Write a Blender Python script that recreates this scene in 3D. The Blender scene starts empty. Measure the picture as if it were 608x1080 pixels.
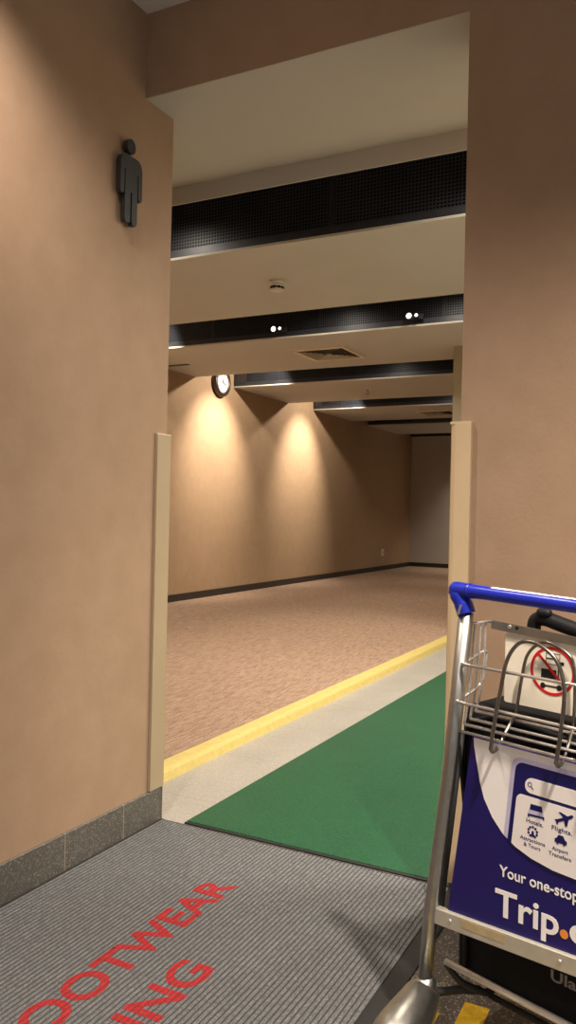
import bpy, bmesh, math, random
from mathutils import Vector, Matrix

random.seed(4)
SC = bpy.context.scene
COL = SC.collection
PI = math.pi

# ------------------------------------------------------------------ materials
def s2l(c):
    return c / 12.92 if c <= 0.04045 else ((c + 0.055) / 1.055) ** 2.4

def rgb(r, g, b):
    return (s2l(r / 255), s2l(g / 255), s2l(b / 255), 1)

class Mat:
    def __init__(self, name):
        self.m = bpy.data.materials.new(name)
        self.m.use_nodes = True
        self.nt = self.m.node_tree
        self.b = self.nt.nodes['Principled BSDF']
    def n(self, t, **kw):
        x = self.nt.nodes.new(t)
        for k, v in kw.items():
            setattr(x, k, v)
        return x
    def l(self, a, b):
        self.nt.links.new(a, b)
    def coord(self, scale=(1, 1, 1), rot=(0, 0, 0)):
        tc = self.n('ShaderNodeTexCoord')
        mp = self.n('ShaderNodeMapping')
        mp.inputs['Scale'].default_value = scale
        mp.inputs['Rotation'].default_value = rot
        self.l(tc.outputs['Object'], mp.inputs['Vector'])
        return mp.outputs['Vector']
    def noise(self, vec, scale, detail=4, rough=0.6):
        x = self.n('ShaderNodeTexNoise')
        x.inputs['Scale'].default_value = scale
        x.inputs['Detail'].default_value = detail
        x.inputs['Roughness'].default_value = rough
        self.l(vec, x.inputs['Vector'])
        return x.outputs['Fac']
    def ramp(self, fac, stops):
        x = self.n('ShaderNodeValToRGB')
        e = x.color_ramp.elements
        while len(e) < len(stops):
            e.new(0.5)
        for i, (p, c) in enumerate(stops):
            e[i].position = p
            e[i].color = c
        self.l(fac, x.inputs['Fac'])
        return x.outputs['Color']
    def mix(self, fac, a, b, mode='MIX'):
        x = self.n('ShaderNodeMix', data_type='RGBA', blend_type=mode)
        if isinstance(fac, (int, float)):
            x.inputs[0].default_value = fac
        else:
            self.l(fac, x.inputs[0])
        for i, v in ((6, a), (7, b)):
            if isinstance(v, tuple):
                x.inputs[i].default_value = v
            else:
                self.l(v, x.inputs[i])
        return x.outputs[2]
    def bump(self, h, strength, dist):
        x = self.n('ShaderNodeBump')
        x.inputs['Strength'].default_value = strength
        x.inputs['Distance'].default_value = dist
        self.l(h, x.inputs['Height'])
        self.l(x.outputs['Normal'], self.b.inputs['Normal'])
    def col(self, c):
        if isinstance(c, tuple):
            self.b.inputs['Base Color'].default_value = c
        else:
            self.l(c, self.b.inputs['Base Color'])
    def pr(self, rough=0.5, metal=0.0, spec=0.5):
        self.b.inputs['Roughness'].default_value = rough
        self.b.inputs['Metallic'].default_value = metal
        self.b.inputs['Specular IOR Level'].default_value = spec
        return self

def vary(name, c, rough=0.5, metal=0.0, spec=0.5, scale=20, amt=0.06, bump=0.0, bscale=200):
    M = Mat(name)
    v = M.coord()
    f = M.noise(v, scale)
    lo = tuple(x * (1 - amt) for x in c[:3]) + (1,)
    hi = tuple(min(1, x * (1 + amt)) for x in c[:3]) + (1,)
    M.col(M.ramp(f, [(0.3, lo), (0.7, hi)]))
    if bump:
        M.bump(M.noise(v, bscale, 3), bump, 0.003)
    M.pr(rough, metal, spec)
    return M.m

def stucco(name, c, c2):
    M = Mat(name)
    v = M.coord()
    big = M.noise(v, 1.3, 5, 0.65)
    fine = M.noise(v, 60, 5, 0.7)
    med = M.noise(v, 9, 4, 0.6)
    base = M.ramp(big, [(0.3, c), (0.72, c2)])
    dirt = M.ramp(med, [(0.35, (0.93, 0.92, 0.90, 1)), (0.65, (1, 1, 1, 1))])
    M.col(M.mix(1.0, base, dirt, 'MULTIPLY'))
    add = M.n('ShaderNodeMath', operation='ADD')
    M.l(fine, add.inputs[0]); M.l(med, add.inputs[1])
    M.bump(add.outputs[0], 0.14, 0.005)
    M.pr(0.75, 0, 0.25)
    return M.m

def terrazzo(name, base, dark, light, scale=260, rough=0.45):
    M = Mat(name)
    v = M.coord()
    vo = M.n('ShaderNodeTexVoronoi')
    vo.inputs['Scale'].default_value = scale
    M.l(v, vo.inputs['Vector'])
    sep = M.n('ShaderNodeSeparateColor')
    M.l(vo.outputs['Color'], sep.inputs[0])
    c = M.ramp(sep.outputs[0], [(0.0, dark), (0.25, base), (0.82, base), (0.97, light)])
    big = M.noise(v, 3, 3)
    M.col(M.mix(1.0, c, M.ramp(big, [(0.3, (0.88, 0.88, 0.88, 1)), (0.7, (1, 1, 1, 1))]), 'MULTIPLY'))
    M.pr(rough, 0, 0.4)
    return M

def tiles(M, axis_u, axis_v, w, h, off=0.0, voff=0.0, groove=0.004, gcol=(0.05, 0.048, 0.045, 1)):
    """darken thin joints on top of the base colour of material M"""
    tc = M.n('ShaderNodeTexCoord')
    sp = M.n('ShaderNodeSeparateXYZ')
    M.l(tc.outputs['Object'], sp.inputs[0])
    outs = []
    for ax, size, o in ((axis_u, w, off), (axis_v, h, voff)):
        if ax is None:
            continue
        a = M.n('ShaderNodeMath', operation='ADD'); a.inputs[1].default_value = o + 100 * size
        M.l(sp.outputs[ax], a.inputs[0])
        m = M.n('ShaderNodeMath', operation='MODULO'); m.inputs[1].default_value = size
        M.l(a.outputs[0], m.inputs[0])
        c = M.n('ShaderNodeMath', operation='LESS_THAN'); c.inputs[1].default_value = groove
        M.l(m.outputs[0], c.inputs[0])
        outs.append(c.outputs[0])
    f = outs[0]
    if len(outs) > 1:
        mx = M.n('ShaderNodeMath', operation='MAXIMUM')
        M.l(outs[0], mx.inputs[0]); M.l(outs[1], mx.inputs[1]); f = mx.outputs[0]
    src = M.b.inputs['Base Color'].links[0].from_socket
    M.col(M.mix(f, src, gcol))
    return M.m

WALL = stucco('tan_stucco', (0.365, 0.248, 0.166, 1), (0.410, 0.282, 0.193, 1))
CWALL = stucco('brown_stucco', (0.355, 0.240, 0.150, 1), (0.395, 0.272, 0.172, 1))
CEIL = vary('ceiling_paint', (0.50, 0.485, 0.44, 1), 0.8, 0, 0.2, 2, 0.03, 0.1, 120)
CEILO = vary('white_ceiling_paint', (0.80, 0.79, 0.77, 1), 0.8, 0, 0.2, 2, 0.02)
ENDW = vary('pale_paint', (0.50, 0.47, 0.43, 1), 0.7, 0, 0.3, 2, 0.04, 0.1, 100)
PILM = vary('grey_beige_paint', (0.36, 0.31, 0.22, 1), 0.7, 0, 0.3, 3, 0.05, 0.1, 100)
BLACK = vary('black_void_paint', (0.012, 0.013, 0.018, 1), 0.9, 0, 0.1, 5, 0.1)
GRFRAME = vary('grille_frame_metal', (0.036, 0.039, 0.050, 1), 0.4, 0.3, 0.5, 8, 0.15)
SKIRT_DARK = vary('dark_brown_skirting', (0.030, 0.022, 0.018, 1), 0.5, 0, 0.4, 6, 0.1)
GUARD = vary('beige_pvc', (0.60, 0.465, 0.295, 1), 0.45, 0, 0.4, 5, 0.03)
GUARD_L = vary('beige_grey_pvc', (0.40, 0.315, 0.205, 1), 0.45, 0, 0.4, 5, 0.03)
GUARDCAP = vary('beige_cap', (0.62, 0.50, 0.33, 1), 0.45, 0, 0.4, 5, 0.03)
SIGNGREY = vary('sign_dark_grey', (0.028, 0.030, 0.033, 1), 0.45, 0.2, 0.5, 10, 0.08)
CHROME = vary('chromed_steel', (0.82, 0.82, 0.81, 1), 0.27, 0.8, 0.5, 30, 0.12)
STEEL = vary('satin_steel', (0.42, 0.42, 0.40, 1), 0.38, 1.0, 0.5, 40, 0.10)
DARKWIRE = vary('tarnished_steel_wire', (0.25, 0.235, 0.21, 1), 0.3, 1.0, 0.5, 60, 0.15)
BARM = vary('bright_steel_bar', (0.80, 0.80, 0.79, 1), 0.3, 0.45, 0.5, 40, 0.05)
ALU = vary('brushed_aluminium', (0.58, 0.555, 0.48, 1), 0.42, 0.5, 0.5, 30, 0.08)
BLUE = vary('blue_plastic', rgb(28, 44, 172), 0.28, 0, 0.5, 30, 0.06)
NAVY = vary('navy_print', rgb(30, 22, 98), 0.35, 0, 0.4, 10, 0.03)
NAVYS = vary('navy_screen_print', rgb(25, 22, 92), 0.35, 0, 0.4, 10, 0.03)
WHITE = vary('white_print', rgb(248, 246, 246), 0.4, 0, 0.4, 10, 0.02)
CARD = vary('pale_card_print', rgb(243, 238, 236), 0.4, 0, 0.4, 10, 0.02)
LILAC = vary('lilac_print', rgb(198, 194, 228), 0.4, 0, 0.4, 10, 0.04)
ORANGE = vary('orange_print', rgb(240, 150, 60), 0.4, 0, 0.4, 10, 0.02)
PLATE = vary('cream_plate', rgb(246, 238, 220), 0.4, 0, 0.4, 10, 0.02)
REDP = vary('red_print', rgb(205, 30, 36), 0.45, 0, 0.4, 10, 0.03)
BLACKP = vary('black_print', (0.010, 0.010, 0.012, 1), 0.5, 0, 0.4, 10, 0.05)
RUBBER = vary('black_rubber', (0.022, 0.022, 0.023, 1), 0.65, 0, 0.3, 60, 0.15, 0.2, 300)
BAGF = vary('black_nylon', (0.006, 0.007, 0.010, 1), 0.75, 0, 0.2, 60, 0.25, 0.4, 700)
BAGH = vary('black_handle_plastic', (0.007, 0.008, 0.010, 1), 0.55, 0, 0.3, 60, 0.2)
GREYP = vary('grey_emblem_print', (0.28, 0.28, 0.30, 1), 0.4, 0.3, 0.4, 10, 0.05)
STICK = vary('worn_beige_sticker', rgb(176, 160, 124), 0.6, 0, 0.3, 60, 0.12)
YELLOWL = vary('yellow_floor_tape', rgb(226, 186, 40), 0.55, 0, 0.4, 80, 0.2, 0.2, 300)
KERBY = vary('yellow_kerb_paint', (0.58, 0.47, 0.165, 1), 0.5, 0, 0.4, 30, 0.10, 0.25, 150)
PVC = vary('white_plastic', (0.60, 0.57, 0.52, 1), 0.4, 0, 0.4, 10, 0.02)
DIFF = vary('diffuser_enamel', (0.72, 0.62, 0.46, 1), 0.5, 0, 0.3, 10, 0.03)
DIFFB = vary('diffuser_blade_enamel', (0.36, 0.31, 0.235, 1), 0.5, 0, 0.3, 10, 0.03)
WOOD = vary('dark_brown_clock_rim', (0.030, 0.014, 0.010, 1), 0.35, 0, 0.5, 10, 0.2)
FACE = vary('clock_face_paper', (0.80, 0.79, 0.77, 1), 0.4, 0, 0.3, 10, 0.02)

_g = terrazzo('dark_granite', (0.105, 0.095, 0.085, 1), (0.06, 0.055, 0.05, 1), (0.42, 0.40, 0.37, 1), 260, 0.35)
FLOORM = tiles(_g, 0, 1, 0.6, 0.6, 0.25, 0.1)
_g = terrazzo('light_granite', (0.37, 0.355, 0.325, 1), (0.26, 0.245, 0.22, 1), (0.52, 0.50, 0.46, 1), 300, 0.35)
GRANL = tiles(_g, None, 1, 0.6, 0.6, 0, 0.21, 0.003, (0.22, 0.21, 0.19, 1))
_g = terrazzo('grey_skirting_granite', (0.112, 0.105, 0.095, 1), (0.08, 0.075, 0.068, 1), (0.27, 0.25, 0.215, 1), 300, 0.4)
SKIRTG = tiles(_g, None, 1, 0.346, 0.3, 0.229, 0.085, 0.004, (0.30, 0.26, 0.21, 1))

def carpet():
    M = Mat('tan_loop_carpet')
    v = M.coord((1, 0.10, 1))
    st = M.noise(v, 105, 3, 0.6)
    v2 = M.coord((1, 0.5, 1))
    fine = M.noise(v2, 210, 3, 0.7)
    v3 = M.coord()
    lp = M.n('ShaderNodeTexVoronoi'); lp.inputs['Scale'].default_value = 140
    M.l(v3, lp.inputs['Vector'])
    c = M.ramp(st, [(0.28, (0.27, 0.178, 0.128, 1)), (0.5, (0.42, 0.295, 0.218, 1)), (0.75, (0.56, 0.42, 0.315, 1))])
    d = M.ramp(fine, [(0.3, (0.62, 0.60, 0.60, 1)), (0.62, (1.0, 1.0, 1.0, 1))])
    M.col(M.mix(1.0, c, d, 'MULTIPLY'))
    ad = M.n('ShaderNodeMath', operation='ADD')
    M.l(fine, ad.inputs[0]); M.l(lp.outputs['Distance'], ad.inputs[1])
    M.bump(ad.outputs[0], 0.6, 0.008)
    M.pr(0.95, 0, 0.1)
    return M.m
CARPET = carpet()

def matgrey():
    M = Mat('grey_needlepunch')
    v = M.coord()
    f = M.noise(v, 330, 3, 0.75)
    g = M.noise(M.coord((1, 0.35, 1)), 120, 3, 0.7)
    c = M.ramp(f, [(0.30, (0.058, 0.061, 0.067, 1)), (0.5, (0.165, 0.172, 0.182, 1)), (0.70, (0.38, 0.39, 0.395, 1))])
    d = M.ramp(g, [(0.3, (0.72, 0.72, 0.73, 1)), (0.7, (1.08, 1.07, 1.05, 1))])
    M.col(M.mix(1.0, c, d, 'MULTIPLY'))
    M.bump(f, 0.8, 0.004)
    M.pr(0.95, 0, 0.1)
    return M.m
MATG = matgrey()
MATGROOVE = vary('mat_groove_shade', (0.075, 0.074, 0.074, 1), 0.9, 0, 0.1, 200, 0.3)  # shade between the ribs, put into a darker groove colour

def matred():
    M = Mat('red_needlepunch')
    f = M.noise(M.coord(), 330, 3, 0.75)
    M.col(M.ramp(f, [(0.3, (0.20, 0.012, 0.016, 1)), (0.5, (0.42, 0.028, 0.034, 1)), (0.72, (0.60, 0.085, 0.085, 1))]))
    M.bump(f, 0.8, 0.004)
    M.pr(0.95, 0, 0.1)
    return M.m
MATR = matred()

def greenmat():
    M = Mat('green_pvc_grid')
    vo = M.n('ShaderNodeTexVoronoi'); vo.inputs['Scale'].default_value = 95
    vo.inputs['Randomness'].default_value = 0.25
    M.l(M.coord((1, 1, 1), (0, 0, 0.6)), vo.inputs['Vector'])
    big = M.noise(M.coord(), 4, 3)
    c = M.ramp(vo.outputs['Distance'], [(0.05, (0.026, 0.140, 0.060, 1)), (0.40, (0.011, 0.093, 0.038, 1)), (0.75, (0.004, 0.042, 0.017, 1))])
    M.col(M.mix(1.0, c, M.ramp(big, [(0.3, (0.85, 0.88, 0.9, 1)), (0.7, (1, 1, 1, 1))]), 'MULTIPLY'))
    inv = M.n('ShaderNodeMath', operation='SUBTRACT'); inv.inputs[0].default_value = 1.0
    M.l(vo.outputs['Distance'], inv.inputs[1])
    M.bump(inv.outputs[0], 0.5, 0.004)
    M.pr(0.5, 0, 0.35)
    return M.m
GREEN = greenmat()

def mesh_grid():
    M = Mat('black_wire_mesh')
    tc = M.n('ShaderNodeTexCoord')
    sp = M.n('ShaderNodeSeparateXYZ')
    M.l(tc.outputs['Object'], sp.inputs[0])
    outs = []
    for ax in (0, 2):
        a = M.n('ShaderNodeMath', operation='ADD'); a.inputs[1].default_value = 50.0
        M.l(sp.outputs[ax], a.inputs[0])
        m = M.n('ShaderNodeMath', operation='MODULO'); m.inputs[1].default_value = 0.022
        M.l(a.outputs[0], m.inputs[0])
        c = M.n('ShaderNodeMath', operation='LESS_THAN'); c.inputs[1].default_value = 0.0075
        M.l(m.outputs[0], c.inputs[0])
        outs.append(c.outputs[0])
    mx = M.n('ShaderNodeMath', operation='MAXIMUM')
    M.l(outs[0], mx.inputs[0]); M.l(outs[1], mx.inputs[1])
    f = M.noise(M.coord(), 3, 3)
    M.col(M.ramp(f, [(0.3, (0.026, 0.029, 0.040, 1)), (0.7, (0.042, 0.046, 0.058, 1))]))
    M.pr(0.4, 0.3, 0.5)
    tr = M.n('ShaderNodeBsdfTransparent')
    ms = M.n('ShaderNodeMixShader')
    M.l(mx.outputs[0], ms.inputs[0])
    M.l(tr.outputs[0], ms.inputs[1])
    M.l(M.b.outputs[0], ms.inputs[2])
    M.l(ms.outputs[0], M.nt.nodes['Material Output'].inputs['Surface'])
    return M.m
GRID = mesh_grid()

def lampmat():
    M = Mat('lit_lamp_lens')
    M.col((0.9, 0.9, 0.85, 1))
    M.b.inputs['Emission Color'].default_value = (1.0, 0.95, 0.85, 1)
    M.b.inputs['Emission Strength'].default_value = 1.6
    return M.m
LAMP = lampmat()

# ------------------------------------------------------------------ mesh helpers
class MB:
    def __init__(self):
        self.bm = bmesh.new()
        self.smooth = False
    def box(self, x0, x1, y0, y1, z0, z1):
        v = [self.bm.verts.new(p) for p in ((x0, y0, z0), (x1, y0, z0), (x1, y1, z0), (x0, y1, z0),
                                            (x0, y0, z1), (x1, y0, z1), (x1, y1, z1), (x0, y1, z1))]
        for f in ((3, 2, 1, 0), (4, 5, 6, 7), (0, 1, 5, 4), (1, 2, 6, 5), (2, 3, 7, 6), (3, 0, 4, 7)):
            self.bm.faces.new([v[i] for i in f])
        return self
    def bevel(self, w, seg=2):
        bmesh.ops.bevel(self.bm, geom=self.bm.edges[:], offset=w, segments=seg, affect='EDGES', profile=0.5)
        return self
    def prism(self, pts, ax, a, b):
        """closed 2-D outline extruded along axis ax (0,1,2) from a to b; pts are the two other axes in order"""
        def P(p, t):
            q = list(p); q.insert(ax, t); return q
        lo = [self.bm.verts.new(P(p, a)) for p in pts]
        hi = [self.bm.verts.new(P(p, b)) for p in pts]
        n = len(pts)
        self.bm.faces.new(lo); self.bm.faces.new(hi[::-1])
        for i in range(n):
            self.bm.faces.new([lo[i], hi[i], hi[(i + 1) % n], lo[(i + 1) % n]])
        return self
    def ringprism(self, outer, inner, ax, a, b):
        def P(p, t):
            q = list(p); q.insert(ax, t); return q
        n = len(outer)
        A = [[self.bm.verts.new(P(p, t)) for p in L] for L in (outer, inner) for t in (a, b)]
        for i in range(n):
            j = (i + 1) % n
            self.bm.faces.new([A[0][i], A[0][j], A[2][j], A[2][i]])
            self.bm.faces.new([A[1][i], A[3][i], A[3][j], A[1][j]])
            self.bm.faces.new([A[0][i], A[1][i], A[1][j], A[0][j]])
            self.bm.faces.new([A[2][i], A[2][j], A[3][j], A[3][i]])
        return self
    def tube(self, pts, r, seg=12, caps=True, round_ends=False):
        pts = [Vector(p) for p in pts]
        rs = list(r) if isinstance(r, (list, tuple)) else [r] * len(pts)
        if round_ends:
            d0 = (pts[0] - pts[1]).normalized(); d1 = (pts[-1] - pts[-2]).normalized()
            pre, prer, post, postr = [], [], [], []
            for t in (1.0, 0.92, 0.71, 0.38):
                pre.append(pts[0] + d0 * rs[0] * t); prer.append(rs[0] * max(0.03, math.sqrt(max(0, 1 - t * t))))
                post.insert(0, pts[-1] + d1 * rs[-1] * t); postr.insert(0, rs[-1] * max(0.03, math.sqrt(max(0, 1 - t * t))))
            pts = pre + pts + post; rs = prer + rs + postr
        n = len(pts)
        tan = []
        for i in range(n):
            a = pts[max(0, i - 1)]; b = pts[min(n - 1, i + 1)]
            tan.append((b - a).normalized())
        up = Vector((0, 0, 1)) if abs(tan[0].z) < 0.9 else Vector((1, 0, 0))
        nrm = (up - tan[0] * up.dot(tan[0])).normalized()
        rings = []
        for i in range(n):
            nrm = (nrm - tan[i] * nrm.dot(tan[i])).normalized()
            bi = tan[i].cross(nrm)
            rings.append([self.bm.verts.new(pts[i] + (nrm * math.cos(2 * PI * k / seg) + bi * math.sin(2 * PI * k / seg)) * rs[i]) for k in range(seg)])
        for i in range(n - 1):
            for k in range(seg):
                j = (k + 1) % seg
                f = self.bm.faces.new([rings[i][k], rings[i][j], rings[i + 1][j], rings[i + 1][k]])
                f.smooth = True
        if caps:
            self.bm.faces.new(rings[0][::-1]); self.bm.faces.new(rings[-1])
        return self
    def lathe(self, prof, c=(0, 0, 0), axis=2, seg=32):
        """prof = [(radius, offset along axis)]"""
        rings = []
        for r, h in prof:
            ring = []
            for k in range(seg):
                a = 2 * PI * k / seg
                p = [r * math.cos(a), r * math.sin(a)]
                p.insert(axis, h)
                ring.append(self.bm.verts.new(Vector(p) + Vector(c)))
            rings.append(ring)
        for i in range(len(prof) - 1):
            for k in range(seg):
                j = (k + 1) % seg
                f = self.bm.faces.new([rings[i][k], rings[i][j], rings[i + 1][j], rings[i + 1][k]])
                f.smooth = True
        self.bm.faces.new(rings[0][::-1]); self.bm.faces.new(rings[-1])
        return self
    def build(self, name, mat, parent=None, loc=(0, 0, 0)):
        bmesh.ops.recalc_face_normals(self.bm, faces=self.bm.faces[:])
        me = bpy.data.meshes.new(name)
        self.bm.to_mesh(me); self.bm.free()
        me.materials.append(mat)
        o = bpy.data.objects.new(name, me)
        COL.objects.link(o)
        o.location = loc
        if parent is not None:
            o.parent = parent
        return o

def tag(o, label=None, cat=None, group=None, kind=None):
    if label: o['label'] = label
    if cat: o['category'] = cat
    if group: o['group'] = group
    if kind: o['kind'] = kind
    return o

def empty(name, loc, label, cat, rz=0.0, group=None):
    o = bpy.data.objects.new(name, None)
    o.empty_display_size = 0.05
    COL.objects.link(o)
    o.location = loc; o.rotation_euler = (0, 0, rz)
    return tag(o, label, cat, group)

def struct(name, mb, mat, label=None):
    return tag(mb.build(name, mat), label, None, None, 'structure')

def spline(pts, sub=6):
    P = [Vector(p) for p in pts]
    out = []
    for i in range(len(P) - 1):
        p0 = P[max(0, i - 1)]; p1 = P[i]; p2 = P[i + 1]; p3 = P[min(len(P) - 1, i + 2)]
        for k in range(sub):
            t = k / sub
            out.append(0.5 * ((2 * p1) + (-p0 + p2) * t + (2 * p0 - 5 * p1 + 4 * p2 - p3) * t * t + (-p0 + 3 * p1 - 3 * p2 + p3) * t ** 3))
    out.append(P[-1])
    return out

def arc2(cx, cy, r, a0, a1, n, ry=None):
    ry = r if ry is None else ry
    return [(cx + r * math.cos(a0 + (a1 - a0) * i / n), cy + ry * math.sin(a0 + (a1 - a0) * i / n)) for i in range(n + 1)]

def circ(cx, cy, r, n=32, ry=None):
    return arc2(cx, cy, r, 0, 2 * PI * (n - 1) / n, n - 1, ry)

def rrect(x0, x1, y0, y1, r, n=5):
    o = []
    for cx, cy, a in ((x1 - r, y0 + r, -PI / 2), (x1 - r, y1 - r, 0), (x0 + r, y1 - r, PI / 2), (x0 + r, y0 + r, PI)):
        o += arc2(cx, cy, r, a, a + PI / 2, n)
    return o

def clip_half(poly, a, b, c):
    """keep the part of a 2-D polygon where a*x+b*y+c >= 0"""
    out = []
    n = len(poly)
    for i in range(n):
        p, q = poly[i], poly[(i + 1) % n]
        dp = a * p[0] + b * p[1] + c; dq = a * q[0] + b * q[1] + c
        if dp >= 0: out.append(p)
        if (dp >= 0) != (dq >= 0):
            t = dp / (dp - dq)
            out.append((p[0] + (q[0] - p[0]) * t, p[1] + (q[1] - p[1]) * t))
    return out

def text_bm(s, bold=0.0, ext=0.0):
    """letters as a bmesh in the XY plane, min corner of the capitals at the origin, capital height 1 (width in proportion)"""
    cu = bpy.data.curves.new('text', 'FONT')
    cu.body = s; cu.size = 1.0; cu.offset = bold; cu.extrude = ext; cu.resolution_u = 4
    o = bpy.data.objects.new('text', cu)
    COL.objects.link(o)
    dg = bpy.context.evaluated_depsgraph_get()
    dg.update()
    me = bpy.data.meshes.new_from_object(o.evaluated_get(dg))
    COL.objects.unlink(o)
    bpy.data.objects.remove(o); bpy.data.curves.remove(cu)
    bm = bmesh.new(); bm.from_mesh(me); bpy.data.meshes.remove(me)
    x0 = min(v.co.x for v in bm.verts)
    for v in bm.verts: v.co.x -= x0
    return bm

CAPH = 0.73
def text_on(name, s, x0, x1, z0, cap, y, mat, parent, bold=0.0, depth=0.0006, tilt=0.0):
    """lettering on the plane y = const of its parent (reads from -y); x0..x1 width, z0 baseline, cap height"""
    bm = text_bm(s, bold)
    w = max(v.co.x for v in bm.verts)
    sx = (x1 - x0) / w; sz = cap / CAPH
    for v in bm.verts:
        v.co = Vector((x0 + v.co.x * sx, y, z0 + v.co.y * sz + v.co.x * sx * tilt))
    r = bmesh.ops.extrude_face_region(bm, geom=bm.faces[:])
    for v in [g for g in r['geom'] if isinstance(g, bmesh.types.BMVert)]:
        v.co.y += depth
    for f in bm.faces: f.smooth = False
    mb = MB(); mb.bm.free(); mb.bm = bm
    return mb.build(name, mat, parent)

# ------------------------------------------------------------------ the setting
XL, YH, XR = -1.86, 2.365, -0.655        # left wall face, header face, right jamb
ZS, ZC, ZO, XC = 2.709, 2.915, 3.02, -5.885
YE = 17.25
ZT = 3.60

struct('floor', MB().box(-6.2, 4.2, -4.0, 2.54, -0.12, 0.0), FLOORM, 'dark speckled granite floor outside the opening')
struct('floor', MB().box(-2.09, 4.2, 2.54, 8.2, -0.12, 0.0), GRANL, 'pale grey granite floor strip between green mat and yellow kerb')
struct('floor', MB().box(XC - .1, -2.17, 2.54, YE + .1, -0.12, 0.045), CARPET, 'tan loop pile carpet beyond the yellow kerb')

# left wall, its end and the return behind it
struct('wall_left', MB().box(XL - 0.22, XL, -4.0, 2.54, 0.0, ZO + .3), WALL, 'tan stucco wall with the toilet sign')
struct('wall_back', MB().box(XC - .1, XL - 0.22, 2.30, 2.54, -0.1, ZT), CWALL)
struct('wall_right', MB().box(XR, 4.2, YH, 2.58, 0.0, ZO + .3), WALL, 'tan stucco wall behind the trolley')
struct('wall_front', MB().box(XL, XR, YH, 2.58, ZS + 0.002, ZO + .3), WALL, 'tan header over the opening')
struct('ceiling', MB().box(-2.0, 4.2, -4.0, YH, ZO, ZO + .1), CEILO, 'pale ceiling outside the opening')
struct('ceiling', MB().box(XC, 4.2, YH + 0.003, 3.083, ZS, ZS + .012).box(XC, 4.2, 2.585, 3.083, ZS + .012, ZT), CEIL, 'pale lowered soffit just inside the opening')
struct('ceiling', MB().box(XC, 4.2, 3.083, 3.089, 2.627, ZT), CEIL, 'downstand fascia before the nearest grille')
struct('wall_left', MB().box(XC - .2, XC, 2.30, YE + .2, -0.1, ZT), CWALL, 'long brown wall with the clock')
struct('wall_back', MB().box(XC - .2, 4.2, YE, YE + .2, -0.1, ZT), ENDW, 'pale end wall of the long room')
struct('wall_right', MB().box(-2.297, 4.2, 7.97, 8.2, 0.0, ZT), PILM, 'grey beige wall end further in')
struct('wall_right', MB().box(-2.297, -2.09, 8.2, YE, -0.1, ZT), PILM)
struct('wall_right', MB().box(1.6, 1.8, 2.58, 7.97, 0.0, ZT), PILM)
struct('ceiling', MB().box(XC - .2, 4.2, 2.585, YE + .2, ZT, ZT + .1), BLACK, 'black void above the ceiling panels')

SLOTS = [(3.712, 4.527), (6.105, 7.006), (8.637, 9.569), (11.236, 12.13), (13.82, 14.59), (16.36, 17.10)]
edges = [3.083] + [v for s in SLOTS for v in s] + [YE]
for i in range(2, len(edges), 2):
    y0, y1 = edges[i], edges[i + 1]
    x1 = 1.6 if y1 < 7.5 else -2.297
    if 7.0 < y0 < 7.9:
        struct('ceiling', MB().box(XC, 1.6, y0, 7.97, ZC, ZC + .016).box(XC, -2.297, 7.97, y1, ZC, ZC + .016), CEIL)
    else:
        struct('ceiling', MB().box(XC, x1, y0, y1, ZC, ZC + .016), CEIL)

ordn = ['deepest black mesh grille, nearest above the opening', 'second black mesh grille, the one with two small lamps',
        'third black mesh grille, starting beside the wall clock', 'fourth black mesh grille, beyond the ceiling sprinkler',
        'fifth black mesh grille, just before the last one at the far end', 'last and thinnest black mesh grille before the pale end wall']
for i, (y0, y1) in enumerate(SLOTS):
    xr = 1.6 if y1 < 7.5 else -2.297
    g = empty('ceiling_grille', (XC + .02, y1, ZC + .016), ordn[i], 'ceiling grille', 0, 'black mesh grilles between the ceiling panels')
    L = xr - (XC + .02)
    MB().box(0, L, 0.002, 0.02, 0.0, 0.05).box(0, L, 0.002, 0.03, 0.43, 0.46).box(0, .02, 0.002, .02, .05, .43).build('frame', GRFRAME, g)
    MB().box(0, L, 0.012, 0.016, 0.05, 0.43).build('wire_mesh', GRID, g)
    MB().box(0, L, 0.32, 0.34, 0.0, 0.66).build('back_panel', BLACK, g)
    if xr > 0:                          # stiffening posts behind the mesh
        for x in (1.2, 2.45, 3.7, 4.9):
            MB().box(x, x + .03, 0.10, 0.13, 0.0, 0.6).build('hanger', GRFRAME, g)

# skirtings
struct('baseboard_left', MB().box(XL, XL + .010, -4.0, 2.545, 0.0, 0.125).bevel(.002, 1), SKIRTG, 'grey granite tile skirting')
struct('baseboard_left', MB().box(XL - .22, XL + .010, 2.5405, 2.550, 0.0, 0.125), SKIRTG)
struct('baseboard_right', MB().box(XR - .004, 4.2, YH - .010, YH, 0.0, 0.105).bevel(.002, 1), SKIRTG)
struct('baseboard_left', MB().box(XC, XC + .015, 2.54, YE, 0.04, 0.135), SKIRT_DARK, 'dark skirting along the brown wall')
struct('baseboard_back', MB().box(XC, -2.297, YE - .015, YE, 0.04, 0.135), SKIRT_DARK)

# ------------------------------------------------------------------ fixed things
kerb = MB().prism([(-2.085, 0.0), (-2.100, 0.034), (-2.108, 0.043), (-2.120, 0.047), (-2.185, 0.049), (-2.19, 0.0)], 1, 2.56, 7.96).build('kerb', KERBY)
tag(kerb, 'yellow painted step edge along the carpet', 'kerb')

def guard(name, prof, z0, z1, mat, label):
    g = MB().prism(prof, 2, z0, z1).build(name, mat)
    return tag(g, label, 'corner guard')

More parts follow.
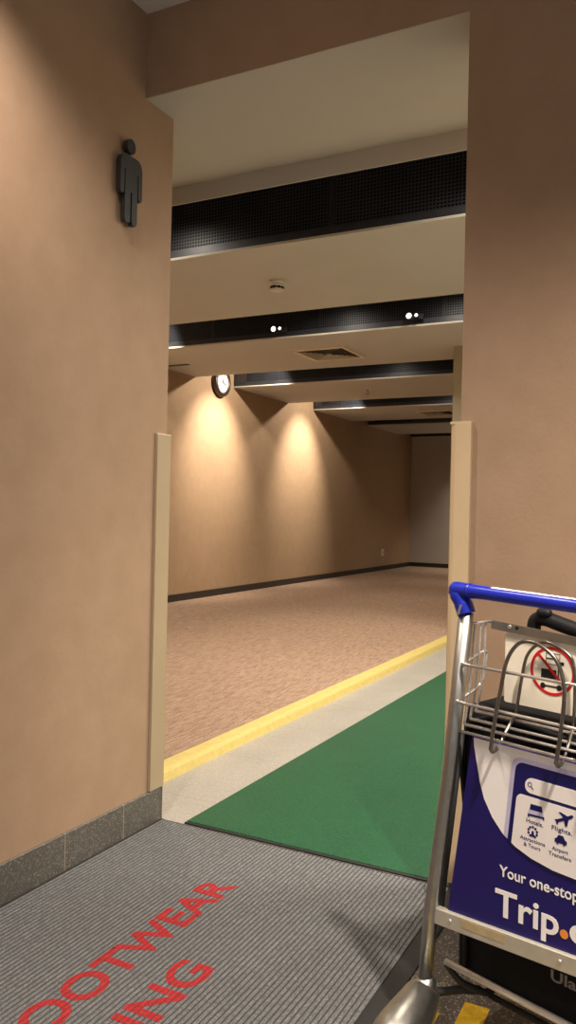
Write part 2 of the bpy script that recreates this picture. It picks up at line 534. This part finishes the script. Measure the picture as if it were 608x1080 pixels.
# left guard: L profile round the end of the left wall
t = .012
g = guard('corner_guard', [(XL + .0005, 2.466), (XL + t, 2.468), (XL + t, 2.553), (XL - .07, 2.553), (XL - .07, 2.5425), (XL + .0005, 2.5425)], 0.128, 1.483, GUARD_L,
          'narrow beige corner guard on the end of the left wall')
MB().box(XL + .0005, XL + t, 2.466, 2.553, 1.483, 1.489).build('end_cap', GUARDCAP, g)
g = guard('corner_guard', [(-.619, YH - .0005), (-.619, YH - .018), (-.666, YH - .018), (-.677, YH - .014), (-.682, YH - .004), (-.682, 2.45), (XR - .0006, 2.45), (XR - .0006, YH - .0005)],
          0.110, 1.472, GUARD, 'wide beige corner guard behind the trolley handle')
MB().box(-.682, -.619, YH - .018, YH - .0005, 1.472, 1.480).build('end_cap', GUARDCAP, g)

# toilet sign, a man in dark grey
m = empty('toilet_sign', (XL, 2.258, 2.207), 'dark grey standing man pictogram on the left wall', 'sign')
def yz(p): return [(a, b) for a, b in p]
MB().prism(circ(-.004, .2735, .0235, 28, .0265), 0, .010, .030).build('head', SIGNGREY, m)
body = [(.060, .205), (.052, .228), (.036, .238), (-.036, .240), (-.052, .230), (-.060, .205), (-.060, .105), (-.054, .096), (-.045, .096), (-.039, .105),
        (-.039, .185), (-.034, .185), (-.034, .012), (-.028, .002), (-.010, .002), (-.004, .012), (-.004, .112), (.004, .112), (.004, .012), (.010, .0), (.028, .0), (.034, .012),
        (.034, .185), (.039, .185), (.039, .105), (.045, .094), (.054, .094), (.060, .103)]
MB().prism(body, 0, .010, .030).build('body', SIGNGREY, m)
for q in ((0, -.004, .27), (0, 0, .21), (0, .018, .06)):
    MB().lathe([(.008, 0), (.008, .012)], q, 0, 12).build('spacer', SIGNGREY, m)

# clock
c = empty('wall_clock', (XC, 9.20, 2.93), 'round wall clock with thick dark rim and white face', 'clock')
R = .195
prof = [(R, 0), (R, .05), (R - .006, .068), (R - .022, .078), (R - .045, .076), (R - .058, .055)]
MB().lathe(prof, (0, 0, 0), 0, 48).build('rim', WOOD, c)
MB().lathe([(R - .056, .0552), (R - .056, .058)], (0, 0, 0), 0, 48).build('face', FACE, c)
for k in range(12):
    a = k * PI / 6
    mb = MB().box(.0585, .060, -.005, .005, -.012, .012)
    bmesh.ops.transform(mb.bm, matrix=Matrix.Rotation(a, 4, 'X') @ Matrix.Translation((0, 0, .112)), verts=mb.bm.verts[:])
    mb.build('hour_mark', BLACKP, c)
for a, L, w, h in ((-.25, .062, .007, .061), (-1.9, .095, .005, .063)):
    mb = MB().box(h, h + .0015, -w, w, -.015, L)
    bmesh.ops.transform(mb.bm, matrix=Matrix.Rotation(a, 4, 'X'), verts=mb.bm.verts[:])
    mb.build('hand', BLACKP, c)

# power socket
s = empty('wall_socket', (XC, 15.55, .41), 'small white socket plate low on the brown wall', 'socket')
MB().box(0, .012, -.075, .075, -.07, .07).bevel(.004, 2).build('plate', PVC, s)
MB().box(.0118, .016, -.045, -.02, .01, .05).build('switch', PVC, s)
MB().box(.0118, .0135, .01, .018, -.02, .015).box(.0118, .0135, .035, .043, -.02, .015).box(.0118, .0135, .022, .031, .025, .045).build('socket_hole', BLACKP, s)

# smoke detector
d = empty('smoke_detector', (-2.862, 5.24, ZC), 'white round smoke detector on the nearest ceiling panel', 'smoke detector')
MB().lathe([(.056, 0), (.056, -.022), (.052, -.026)], seg=32).build('base', PVC, d)
MB().lathe([(.046, -.026), (.050, -.034), (.050, -.046)], seg=32).build('collar', PVC, d)
for k in range(8):
    a = 2 * PI * k / 8
    mb = MB().box(.044, .051, -.014, .014, -.062, -.046)
    bmesh.ops.transform(mb.bm, matrix=Matrix.Rotation(a, 4, 'Z'), verts=mb.bm.verts[:])
    mb.build('vent_slot', BLACKP, d)
MB().lathe([(.042, -.046), (.042, -.062)], seg=32).lathe([(.050, -.062), (.048, -.072), (.030, -.080), (.012, -.082)], seg=32).build('cover', PVC, d)

# sprinkler
d = empty('sprinkler', (-4.157, 10.27, ZC), 'small ceiling sprinkler head hanging between third and fourth grilles', 'sprinkler')
MB().lathe([(.04, 0), (.04, -.004), (.03, -.010)], seg=24).build('rosette', PVC, d)
MB().lathe([(.012, -.010), (.012, -.03)], seg=16).tube([(.012, 0, -.03), (.022, 0, -.05), (.004, 0, -.075)], .004, 8).tube([(-.012, 0, -.03), (-.022, 0, -.05), (-.004, 0, -.075)], .004, 8).build('frame', DARKWIRE, d)
MB().lathe([(.035, -.075), (.035, -.079)], seg=24).build('deflector', DARKWIRE, d)

def diffuser(x, y, w, label, rz=0.0):
    d = empty('air_diffuser', (x, y, ZC), label, 'air diffuser', rz, 'square ceiling air diffusers')
    sq = lambda r: [(-r, -r), (r, -r), (r, r), (-r, r)]
    h = w / 2
    MB().ringprism(sq(h), sq(h - .03), 2, -.012, -.0005).build('frame', DIFF, d)
    MB().box(-h + .03, h - .03, -h + .03, h - .03, -.003, -.001).build('back_plate', BLACK, d)
    r = h - .045
    while r > .05:
        mb = MB()
        o = sq(r); i = sq(r - .018)
        mb.ringprism(o, i, 2, -.012, -.010)
        for v in mb.bm.verts:
            if max(abs(v.co.x), abs(v.co.y)) < r - .009: v.co.z += .008
        mb.build('blade', DIFFB, d)
        r -= .042
    MB().box(-.03, .03, -.03, .03, -.013, -.0035).build('centre_plate', DIFFB, d)
diffuser(-3.64, 7.87, .60, 'large square air diffuser between second and third grilles')
diffuser(-4.02, 13.1, .60, 'distant square air diffuser at the right, between fourth and fifth grilles')

v = empty('slot_vent', (-5.60, 7.845, ZC), 'thin dark slot in the ceiling panel, left of the clock', 'vent')
MB().ringprism([(-.15, -.025), (.15, -.025), (.15, .025), (-.15, .025)], [(-.14, -.015), (.14, -.015), (.14, .015), (-.14, .015)], 2, -.006, -.0005).build('frame', GRFRAME, v)
MB().box(-.14, .14, -.015, .015, -.003, -.001).build('opening', BLACKP, v)

# twin lamps hanging in front of the second grille
for x, lb in ((-3.80, 'small lit twin lamp on the second grille, left of middle'), (-2.41, 'small lit twin lamp on the second grille, towards the right end')):
    l = empty('twin_spot_lamp', (x, 6.93, ZC + .075), lb, 'lamp', 0, 'lit lamps on the second grille')
    MB().box(-.055, .115, .025, .045, -.022, .022).tube([(0, .046, 0), (0, .078, 0)], .008, 8).build('bracket', GRFRAME, l)
    for dx, r in ((0, .029), (.07, .017)):
        h = MB().lathe([(r * .7, .025), (r, .0), (r, -.028)], (dx, 0, 0), 1, 20).build('lamp_head', GRFRAME, l)
        MB().lathe([(r * .86, -.0282), (r * .6, -.033)], (dx, 0, 0), 1, 20).build('lens', LAMP, h)

# ------------------------------------------------------------------ mats
# grey ribbed entrance mat with red lettering
MX0, MX1, MY0, MY1 = -1.842, -0.653, -0.6, 2.535
m = empty('entrance_mat', (0, 0, 0), 'grey ribbed entrance mat with red lettering', 'mat')
PITCH, GR, TOP, BOT = .0150, .0022, .0100, .0080
mb = MB()
x = MX0 + .012
ribs = []
pts = [(MX0 + .012, .002)]
while x + PITCH < MX1 - .052:
    pts += [(x, BOT), (x + GR, BOT), (x + GR + .0012, TOP), (x + PITCH - .0012, TOP)]
    ribs.append((x + GR, x + PITCH))
    x += PITCH
pts += [(x, BOT), (x, .002)]
mb.prism([(p[0], p[1]) for p in pts], 1, MY0, MY1 - .014)
o = mb.build('ribbed_pile', MATG, m)
o.data.materials.append(MATGROOVE)
for p in o.data.polygons:
    if p.center.z < BOT + .0006 and p.normal.z > .9 or (abs(p.normal.x) > .5 and p.center.z < TOP - .0002):
        p.material_index = 1
MB().box(MX0, MX0 + .0125, MY0, MY1, 0.0005, .007).box(x - .0005, MX1, MY0, MY1, 0.0005, .006).box(MX0, MX1, MY1 - .0145, MY1, 0.0005, .006).build('rubber_border', RUBBER, m)

def mat_text(s, y_end, xb, cap, length):
    """letters lying on the ribs; reading along +y, tops towards -x; right end at y_end, baseline at xb"""
    bm = text_bm(s, .024)
    w = max(v.co.x for v in bm.verts)
    k = cap / CAPH
    for v in bm.verts:
        v.co = Vector((xb - v.co.y * k, y_end - (w - v.co.x) * length / w, TOP + .0006))
    for a, b in ribs:
        for q in (a + .0004, b - .0006):
            bmesh.ops.bisect_plane(bm, geom=bm.verts[:] + bm.edges[:] + bm.faces[:], plane_co=(q, 0, 0), plane_no=(1, 0, 0))
    kill = []
    for f in bm.faces:
        cx = f.calc_center_median().x
        if not any(a + .0003 < cx < b - .0005 for a, b in ribs): kill.append(f)
    bmesh.ops.delete(bm, geom=kill, context='FACES')
    r = bmesh.ops.extrude_face_region(bm, geom=bm.faces[:])
    for v in [g for g in r['geom'] if isinstance(g, bmesh.types.BMVert)]:
        v.co.z -= .0011
    for f in bm.faces: f.smooth = False
    t = MB(); t.bm.free(); t.bm = bm
    return t.build('red_lettering', MATR, m)
mat_text('FOOTWEAR', 2.198, -1.298, .107, .92)
mat_text('ENTERING', 1.775, -1.106, .107, .82)

gm = empty('floor_mat', (0, 0, 0), 'green rubber floor mat inside the opening', 'mat')
MB().box(-1.742, -0.60, 2.562, 7.4, 0.0005, .009).bevel(.002, 1).build('grid_surface', GREEN, gm)
MB().box(-1.744, -0.60, 2.550, 2.5615, 0.0005, .006).build('edge_strip', RUBBER, gm)

tag(MB().box(-.503, -.442, 1.30, 1.972, .0005, .0014).build('floor_line', YELLOWL), 'yellow floor line visible below the chrome trolley bar', 'floor line')
tag(MB().box(-.602, -.545, 1.30, 1.895, .0005, .0014).build('floor_line', YELLOWL), 'yellow floor line beside the trolley foot, next to the grey mat', 'floor line')

# ------------------------------------------------------------------ the luggage trolley
T = empty('luggage_trolley', (-0.499 - 0.0, 1.769, 0), 'chrome luggage trolley with blue handle and navy advert panel', 'trolley', math.radians(-20))
W = .62
def mir(s): return W - s

# uprights
for k in (0, 1):
    f = (lambda s: s) if k == 0 else mir
    u = MB().tube([(f(-.055), 0, .12), (f(-.041), 0, .30), (f(.000), 0, .62), (f(.036), 0, .985)], .0165, 20).build('upright', STEEL, T)
    MB().tube([(f(-.026), .016, .30), (f(.022), .016, .715)], .006, 10).build('reflection_strip', RUBBER, u)  # black strip added to draw the dark reflection on the steel upright

# handle
H = MB().tube([(.012, -.004, 1.036), (.08, -.004, 1.0345), (.31, -.004, 1.027), (.54, -.004, 1.0345), (.608, -.004, 1.036)], [.0175, .0150, .0145, .0150, .0175], 24, True, True).build('handle', BLUE, T)
for k in (0, 1):
    f = (lambda s: s) if k == 0 else mir
    fit = MB().tube(spline([(f(.008), -.004, 1.036), (f(.018), -.004, 1.022), (f(.030), -.001, 1.002), (f(.0365), 0, .984)], 5), [.0170] * 4 + [.0188] * 5 + [.0205] * 7, 20).build('elbow_fitting', BLUE, H)
    MB().tube([(f(.043), -.004, 1.0357), (f(.050), -.004, 1.0355)], .0168, 24).build('ring', BLUE, fit)
    mb = MB().box(-.003, .003, -.0222, -.0175, -.012, .010)
    for v in mb.bm.verts: v.co += Vector((f(.0335), 0, .995)); v.co.x += (.995 - v.co.z) * (-.3 if k == 0 else .3)
    mb.build('label', GREYP, fit)
mb = MB().tube([(.105, -.0045, 1.0338), (.31, -.0045, 1.0268), (.50, -.0045, 1.0335)], .0154, 24, False)
kill = [f for f in mb.bm.faces if not (f.calc_center_median().z - 1.0338 + (abs(f.calc_center_median().x - .31) < .21) * .0035 > .0125 and f.calc_center_median().y < .002)]
bmesh.ops.delete(mb.bm, geom=kill, context='FACES')
mb.build('white_label', WHITE, H)

# basket: floor and front wires
def wire(b, pts, r=.0036, sub=0):
    b.tube(spline(pts, sub) if sub else pts, r, 8, True)
B = MB()
FW = [(0.020, 0.0, .723), (.021, .024, .733), (.022, .046, .742), (.020, .066, .757)]
for s, d, z in FW:
    wire(B, [(s, d, z), (mir(s), d, z)])
wire(B, [(.039, -.016, .875), (mir(.039), -.016, .875)], .0036)
wire(B, [(.026, -.016, .790), (mir(.026), -.016, .790)], .0036)
BK = B.build('basket', CHROME, T)
for k in (0, 1):
    f = (lambda s: s) if k == 0 else mir
    S = MB()
    # side loop, bent round the back
    S.tube(spline([(f(.026), -.016, .790), (f(.030), .035, .806), (f(.030), .066, .817), (f(.031), .080, .836), (f(.034), .082, .865), (f(.036), .080, .893), (f(.037), .03, .885), (f(.039), -.016, .875)], 5), .0035, 8)
    for j, d in enumerate((.004, .026, .048, .070)):
        zb = (.723, .733, .742, .757)[j]
        S.tube(spline([(f(.045 - .002 * j), d, .962), (f(.038), d, .89), (f(.029), d, .80), (f(.020), d, zb)], 4), .0035, 8)
    S.tube([(f(.045), -.004, .962), (f(.044), .084, .962)], .0034, 8)
    S.build('basket_side', CHROME, BK)

# flat rail along the back of the basket, with hole and rivet
RL = MB()
RL.prism([(.046, .9645), (.31, .9485), (.574, .9645), (.574, .9475), (.31, .9305), (.046, .9455)], 1, .084, .089).build('back_rail', STEEL, T)
MB().lathe([(.004, 0), (.004, -.002)], (.112, .0838, .9545), 1, 14).build('rivet_hole', BLACKP, T)
MB().lathe([(.005, 0), (.004, -.003)], (.094, .0838, .9555), 1, 14).build('rivet', CHROME, T)

# arched divider wires, each an arch in front, hooks under the floor and an arch behind
def arch(c):
    A = MB()
    fr = [(.119, .706), (.127, .765), (.139, .831), (.153, .899), (.176, .936), (.202, .947), (.234, .940), (.266, .916), (.283, .866), (.279, .79), (.269, .713)]
    A.tube(spline([(s + c, -.020, z) for s, z in fr], 5), .0042, 10)
    re = [(.120, .770), (.126, .81), (.132, .849), (.143, .898), (.167, .926), (.196, .934), (.239, .916), (.253, .889), (.256, .83), (.254, .765)]
    A.tube(spline([(s + c, .075, z) for s, z in re], 5), .0036, 10)
    for a, b in (((.119, .706), (.120, .770)), ((.269, .713), (.254, .765))):
        A.tube(spline([(a[0] + c, -.020, a[1] + .004), (a[0] + c, -.012, a[1] - .006), (a[0] + c, .012, a[1] + .004), ((a[0] + b[0]) / 2 + c, .045, (a[1] + b[1]) / 2 + .004), (b[0] + c, .075, b[1])], 5), .0038, 10)
    return A.build('divider_arch', DARKWIRE, BK)
arch(0.0)
arch(.225)

# warning plate in the basket
P = MB().prism(rrect(.080, .545, .786, .9405, .006), 1, .0895, .0925).build('warning_plate', PLATE, T)
def flat(name, poly, y, mat, parent, depth=.0005):
    return MB().prism(poly, 1, y - depth, y).build(name, mat, parent)
CX, CZ, CR = .196, .872, .052
MB().ringprism(circ(CX, CZ, CR, 48), circ(CX, CZ, CR - .0062, 48), 1, .0888, .0894).build('ban_ring', REDP, P)
def uv(x, y): return (CX + (x - 375) / 225 * CR, CZ - ((y - 430) - .17 * (x - 375)) / 215 * CR)
pic = MB()
for x0, y0, x1, y1 in ((308, 275, 378, 315), (380, 283, 450, 325), (308, 322, 420, 360)):
    a = [uv(x0, y0), uv(x1, y0), uv(x1, y1), uv(x0, y1)]
    xs = sorted(p[0] for p in a); zs = sorted(p[1] for p in a)
    o_ = [(xs[0], zs[0]), (xs[-1], zs[0]), (xs[-1], zs[-1]), (xs[0], zs[-1])]
    i_ = [(xs[0] + .0011, zs[0] + .0011), (xs[-1] - .0011, zs[0] + .0011), (xs[-1] - .0011, zs[-1] - .0011), (xs[0] + .0011, zs[-1] - .0011)]
    pic.ringprism(o_, i_, 1, .0890, .0894)
def pbox(x0, y0, x1, y1): 
    a = [uv(x0, y0), uv(x1, y1)]
    pic.box(min(a[0][0], a[1][0]), max(a[0][0], a[1][0]), .0890, .0894, min(a[0][1], a[1][1]), max(a[0][1], a[1][1]))
pbox(262, 398, 415, 520); pbox(430, 380, 440, 540); pbox(425, 345, 490, 385); pbox(300, 560, 445, 570)
for x, y in ((282, 552), (447, 580)):
    u_, v_ = uv(x, y)
    pic.prism(circ(u_, v_, .0062, 18), 1, .0889, .0894)
pic.build('trolley_pictogram', BLACKP, P)
a = math.radians(135)
dx, dz = math.cos(a) * (CR - .004), math.sin(a) * (CR - .004)
nx, nz = -math.sin(a) * .0029, math.cos(a) * .0029
flat('ban_slash', [(CX + dx + nx, CZ + dz + nz), (CX + dx - nx, CZ + dz - nz), (CX - dx - nx, CZ - dz - nz), (CX - dx + nx, CZ - dz + nz)], .0888, REDP, P)

# advert panel
AP = MB().prism([(.002, .312), (.618, .364), (.560, .716), (.056, .716)], 1, .004, .010).build('advert_panel', NAVY, T)
ring = [(.0605, .7155), (.0615, .700), (.069, .665), (.079, .622), (.090, .590), (.112, .555), (.139, .528), (.170, .511), (.206, .499), (.255, .491), (.306, .490), (.36, .494), (.42, .511), (.47, .535), (.515, .575), (.540, .63), (.552, .7155)]
flat('white_disc', ring, .004, WHITE, AP)
# phone: tapered outline, cut by the disc's lower edge
def shear(poly, k=.10, z0=.62): return [(x + (z - z0) * k, z) for x, z in poly]
ph = shear(rrect(.150, .462, .44, .700, .022))
ph = [p for p in ph]
def cutdisc(poly, grow=0.0):
    for (x0, z0), (x1, z1) in zip(ring[3:13], ring[4:14]):
        ax, az = -(z1 - z0), (x1 - x0)
        n = math.hypot(ax, az)
        poly = clip_half(poly, ax / n, az / n, -(ax * x0 + az * z0) / n - grow)
    return poly
flat('phone_frame', cutdisc(ph, .0002), .0034, LILAC, AP)
sc_ = shear(rrect(.160, .452, .45, .690, .016))
flat('phone_screen', cutdisc(sc_, .0004), .0029, NAVYS, AP)
flat('search_bar', shear(rrect(.186, .43, .632, .664, .0155)), .0024, CARD, AP)
flat('result_card', cutdisc(shear(rrect(.170, .442, .45, .625, .012)), .0006), .0024, CARD, AP)
mg = MB().ringprism(circ(.200, .650, .0048, 20), circ(.200, .650, .0036, 20), 1, .0014, .0019)
mg.prism([(.2030, .6475), (.2040, .6465), (.2085, .6420), (.2075, .6410), (.2020, .6460)], 1, .0014, .0019).build('magnifier_icon', NAVYS, AP)
ic = MB()
ic.prism([(.203, .611), (.228, .612), (.230, .600), (.201, .599)], 1, .0014, .0019)
ic.build('bed_icon', NAVYS, AP)
MB().prism([(.199, .599), (.232, .600), (.233, .592), (.198, .590)], 1, .0014, .0019).build('bed_icon', LILAC, AP)
MB().prism([(.197, .590), (.234, .5925), (.234, .5855), (.231, .5855), (.231, .588), (.200, .586), (.200, .583), (.197, .583)], 1, .0014, .0019).build('bed_icon', NAVYS, AP)
pl = MB().prism([(.257, .596), (.262, .597), (.275, .604), (.265, .612), (.270, .613), (.284, .609), (.293, .614), (.297, .613), (.295, .608), (.287, .603), (.284, .589), (.280, .587), (.277, .598), (.265, .592), (.264, .587), (.261, .587), (.260, .592)], 1, .0014, .0019)
pl.build('plane_icon', NAVYS, AP)
wh = MB()
for k in range(9):
    a = -PI / 2 + .55 + (2 * PI - 1.1) * k / 8
    wh.prism(circ(.209 + .0100 * math.cos(a), .555 + .0100 * math.sin(a), .0027, 8), 1, .0014, .0019)
wh.prism([(.205, .545), (.213, .545), (.211, .557), (.207, .557)], 1, .0014, .0019)
wh.build('attraction_icon', NAVYS, AP)
cr = MB().prism([(.258, .551), (.258, .558), (.262, .560), (.266, .567), (.276, .567), (.280, .560), (.284, .558), (.284, .551), (.280, .551), (.280, .548), (.276, .548), (.276, .551), (.266, .551), (.266, .548), (.262, .548), (.262, .551)], 1, .0014, .0019)
cr.build('car_icon', NAVYS, AP)
for s_, x0, x1, z0, cap in (('Hotels.', .194, .232, .571, .0095), ('Flights.', .251, .295, .5735, .0095), ('Attractions', .180, .237, .5335, .0078), ('& Tours', .189, .227, .5215, .0078),
                            ('Airport', .2525, .287, .5335, .0078), ('Transfers', .245, .294, .5215, .0078)):
    text_on('small_lettering', s_, x0, x1, z0, cap, .0016, NAVYS, AP, .006)
text_on('slogan_lettering', 'Your one-stop', .132, .311, .4390, .0235, .0030, WHITE, AP, .012, tilt=.045)
text_on('name_lettering', 'Trip', .123, .270, .3545, .0570, .0030, WHITE, AP, .018, tilt=.065)
MB().prism(circ(.2815, .3735, .0088, 20), 1, .0030, .0038).build('orange_dot', ORANGE, AP)
text_on('name_lettering', 'com', .293, .470, .3650, .0570, .0030, WHITE, AP, .018, tilt=.065)

# aluminium bottom rail with rivets and a worn sticker
BR = MB().prism([(-.036, .2755), (-.036, .3125), (.656, .3710), (.656, .3340)], 1, -.006, .012).bevel(.002, 1).build('bottom_rail', ALU, T)
for s in (.016, .279, .341, .604):
    MB().lathe([(.0042, 0), (.0036, -.002), (.0015, -.003)], (s, -.0058, .2985 + s * .0845), 1, 12).build('rivet', CHROME, BR)
flat('worn_sticker', [(.045, .3150), (.155, .3235), (.156, .3060), (.046, .2970)], -.0061, STICK, BR)

# platform that carries the luggage
PF = MB()
PF.tube([(-.020, .030, .181), (.640, .030, .181)], .0075, 12)
PF.build('platform_bar', BARM, T)
PF2 = MB()
for f in ((lambda s: s), mir):
    PF2.tube(spline([(f(-.018), .030, .178), (f(.01), .050, .140), (f(.05), .09, .118)], 5) + [Vector((f(.06), .30, .115)), Vector((f(.10), .50, .11))], .008, 10)
    PF2.tube([(f(-.05), .0, .105), (f(.00), .05, .118), (f(.04), .085, .122)], .009, 10)
for d in (.09, .20, .30, .40, .50):
    PF2.tube([(.06 + max(0, d - .3) * .2, d, .117), (.56 - max(0, d - .3) * .2, d, .117)], .007, 8)
PF2.build('platform_frame', RUBBER, T)
for f in ((lambda s: s), mir):
    LG = MB().tube(spline([(f(-.052), .002, .128), (f(-.050), -.012, .110), (f(-.036), -.06, .098), (f(-.022), -.12, .088), (f(-.012), -.17, .078)], 4),
                   [.024, .031, .035, .038, .040, .042, .044, .046, .048, .0495, .051, .052, .053, .0535, .054, .053, .050], 24, True, True).build('foot_housing', STEEL, T)
    wl = MB().lathe([(.020, -.016), (.050, -.015), (.055, -.008), (.055, .008), (.050, .015), (.020, .016)], (f(-.016), -.12, .0555), 0, 32).build('wheel', RUBBER, T)
    MB().lathe([(.018, -.020), (.018, .020)], (f(-.016), -.12, .0555), 0, 20).build('hub', STEEL, wl)
for f in ((lambda s: s), mir):
    wl = MB().lathe([(.018, -.013), (.043, -.012), (.047, -.006), (.047, .006), (.043, .012), (.018, .013)], (f(.12), .49, .0475), 0, 28).build('wheel', RUBBER, T)
    MB().lathe([(.012, -.018), (.012, .018)], (f(.12), .49, .0475), 0, 16).box(f(.12) - .02, f(.12) + .02, .485, .495, .046, .108).build('fork', STEEL, wl)

# ------------------------------------------------------------------ black suitcase on the trolley
F = Vector((math.sin(math.radians(20)), math.cos(math.radians(20)), 0))
S = empty('suitcase', (-.499, 1.769, .119), 'black suitcase standing on the trolley behind the navy panel', 'suitcase', math.radians(-20))
MB().box(-.040, .600, .092, .330, .006, .640).bevel(.026, 4).build('body', BAGF, S)
MB().tube(spline([(-.006, .088, .03), (.30, .088, .022), (.568, .088, .03), (.572, .088, .33), (.568, .088, .605), (.30, .088, .612), (-.006, .088, .605), (-.010, .088, .33), (-.006, .088, .03)], 4), .006, 8).build('piping', BAGH, S)
text_on('lettering', 'Ulan', .207, .285, .098, .024, .0912, GREYP, S, .02, tilt=.03)
for f in (.105, .40):
    MB().tube([(f, .20, .63), (f - .01, .20, .82)], .010, 12).build('handle_post', BAGH, S)
hd = MB().tube(spline([(.084, .20, .812), (.090, .20, .842), (.115, .20, .848), (.16, .20, .838), (.25, .20, .82), (.34, .20, .818), (.395, .20, .825), (.410, .20, .80)], 5), [.016] * 8 + [.0175] * 22 + [.016] * 6, 16, True, True).build('grip', BAGH, S)
MB().tube([(.110, .19, .862), (.124, .19, .862)], .012, 14, True, True).build('release_button', BAGH, hd)

# ------------------------------------------------------------------ light
def spot(x, y, z, power, ang, blend=1.0, aim=(0, 0, -1), col=(1.0, .80, .56), r=.04):
    L = bpy.data.lights.new('spot', 'SPOT')
    L.energy = power; L.spot_size = math.radians(ang); L.spot_blend = blend; L.color = col; L.shadow_soft_size = r
    o = bpy.data.objects.new('spot', L); COL.objects.link(o)
    o.location = (x, y, z)
    o.rotation_euler = Vector(aim).to_track_quat('-Z', 'Y').to_euler()
    return o

WARM = (1.0, .87, .70)
# wall washers inside the slots, close to the brown wall
for i, p in ((0, 45), (1, 45), (2, 45), (3, 42)):
    y = sum(SLOTS[i]) / 2
    spot(XC + 1.05, y, 3.16, p * 1.1, 140, .4, (-1, 0, -.5), WARM, .03)
    spot(XC + 1.05, y, 3.16, p * 5.2, 70, 1.0, (-1.05, 0, -1.30), WARM, .03)
# downlights inside the slots
for i in range(6):
    y = sum(SLOTS[i]) / 2 - .1
    for x in ((-3.4, -1.0) if i == 0 else (-3.2, -2.1) if i == 1 else (-3.6,)):
        if i < 4: spot(x, y, 3.22, (14, 14, 10, 6)[i], 165, .6, (0, 0, -1), WARM, .05)
        spot(x, y, 3.22, (95, 90, 65, 55, 65, 120)[i], 100, .8, (0, .25 if i > 3 else 0, -1), WARM, .05)
# outer downlights, one close to the left wall
spot(-1.44, 1.40, 2.99, 60, 122, .9, (0, 0, -1), (1.0, .86, .73), .06)
spot(.40, .95, 2.99, 290, 126, 1.0, (0, 0, -1), (1.0, .86, .72), .06)
spot(-.6, -.6, 2.99, 70, 120, 1.0, (0, 0, -1), (1.0, .88, .76), .06)
# unseen fill lights added in the right-hand passage to brighten the ceilings
for y in (3.35, 5.3):
    A = bpy.data.lights.new('added_fill_light', 'AREA'); A.energy = 55; A.size = .5; A.color = (1.0, .90, .76)
    o = bpy.data.objects.new('added_fill_light', A); COL.objects.link(o); o.location = (.6, y, 2.70)

w = bpy.data.worlds.new('hall_light')
SC.world = w
w.use_nodes = True
w.node_tree.nodes['Background'].inputs[0].default_value = (1.0, .93, .86, 1)
w.node_tree.nodes['Background'].inputs[1].default_value = .22

# ------------------------------------------------------------------ camera
cam = bpy.data.cameras.new('camera')
co = bpy.data.objects.new('camera', cam); COL.objects.link(co)
SC.camera = co
cam.sensor_fit = 'VERTICAL'; cam.sensor_height = 36.0
cam.lens = 847.05 / 1080 * 36
cam.clip_start = .05
yaw, pitch, roll = math.radians(27.4994), math.radians(-.010), math.radians(-1.27424)
fw = Vector((-math.sin(yaw) * math.cos(pitch), math.cos(yaw) * math.cos(pitch), math.sin(pitch)))
r = Vector((math.cos(yaw), math.sin(yaw), 0)); dn = fw.cross(r)
r2 = r * math.cos(roll) + dn * math.sin(roll); d2 = dn * math.cos(roll) - r * math.sin(roll)
co.matrix_world = Matrix(((r2.x, -d2.x, -fw.x, 0), (r2.y, -d2.y, -fw.y, 0), (r2.z, -d2.z, -fw.z, 1.2), (0, 0, 0, 1)))

vs = SC.view_settings
vs.view_transform = 'Standard'; vs.look = 'None'; vs.gamma = 1.0; vs.use_curve_mapping = False
vs.exposure = 0.9
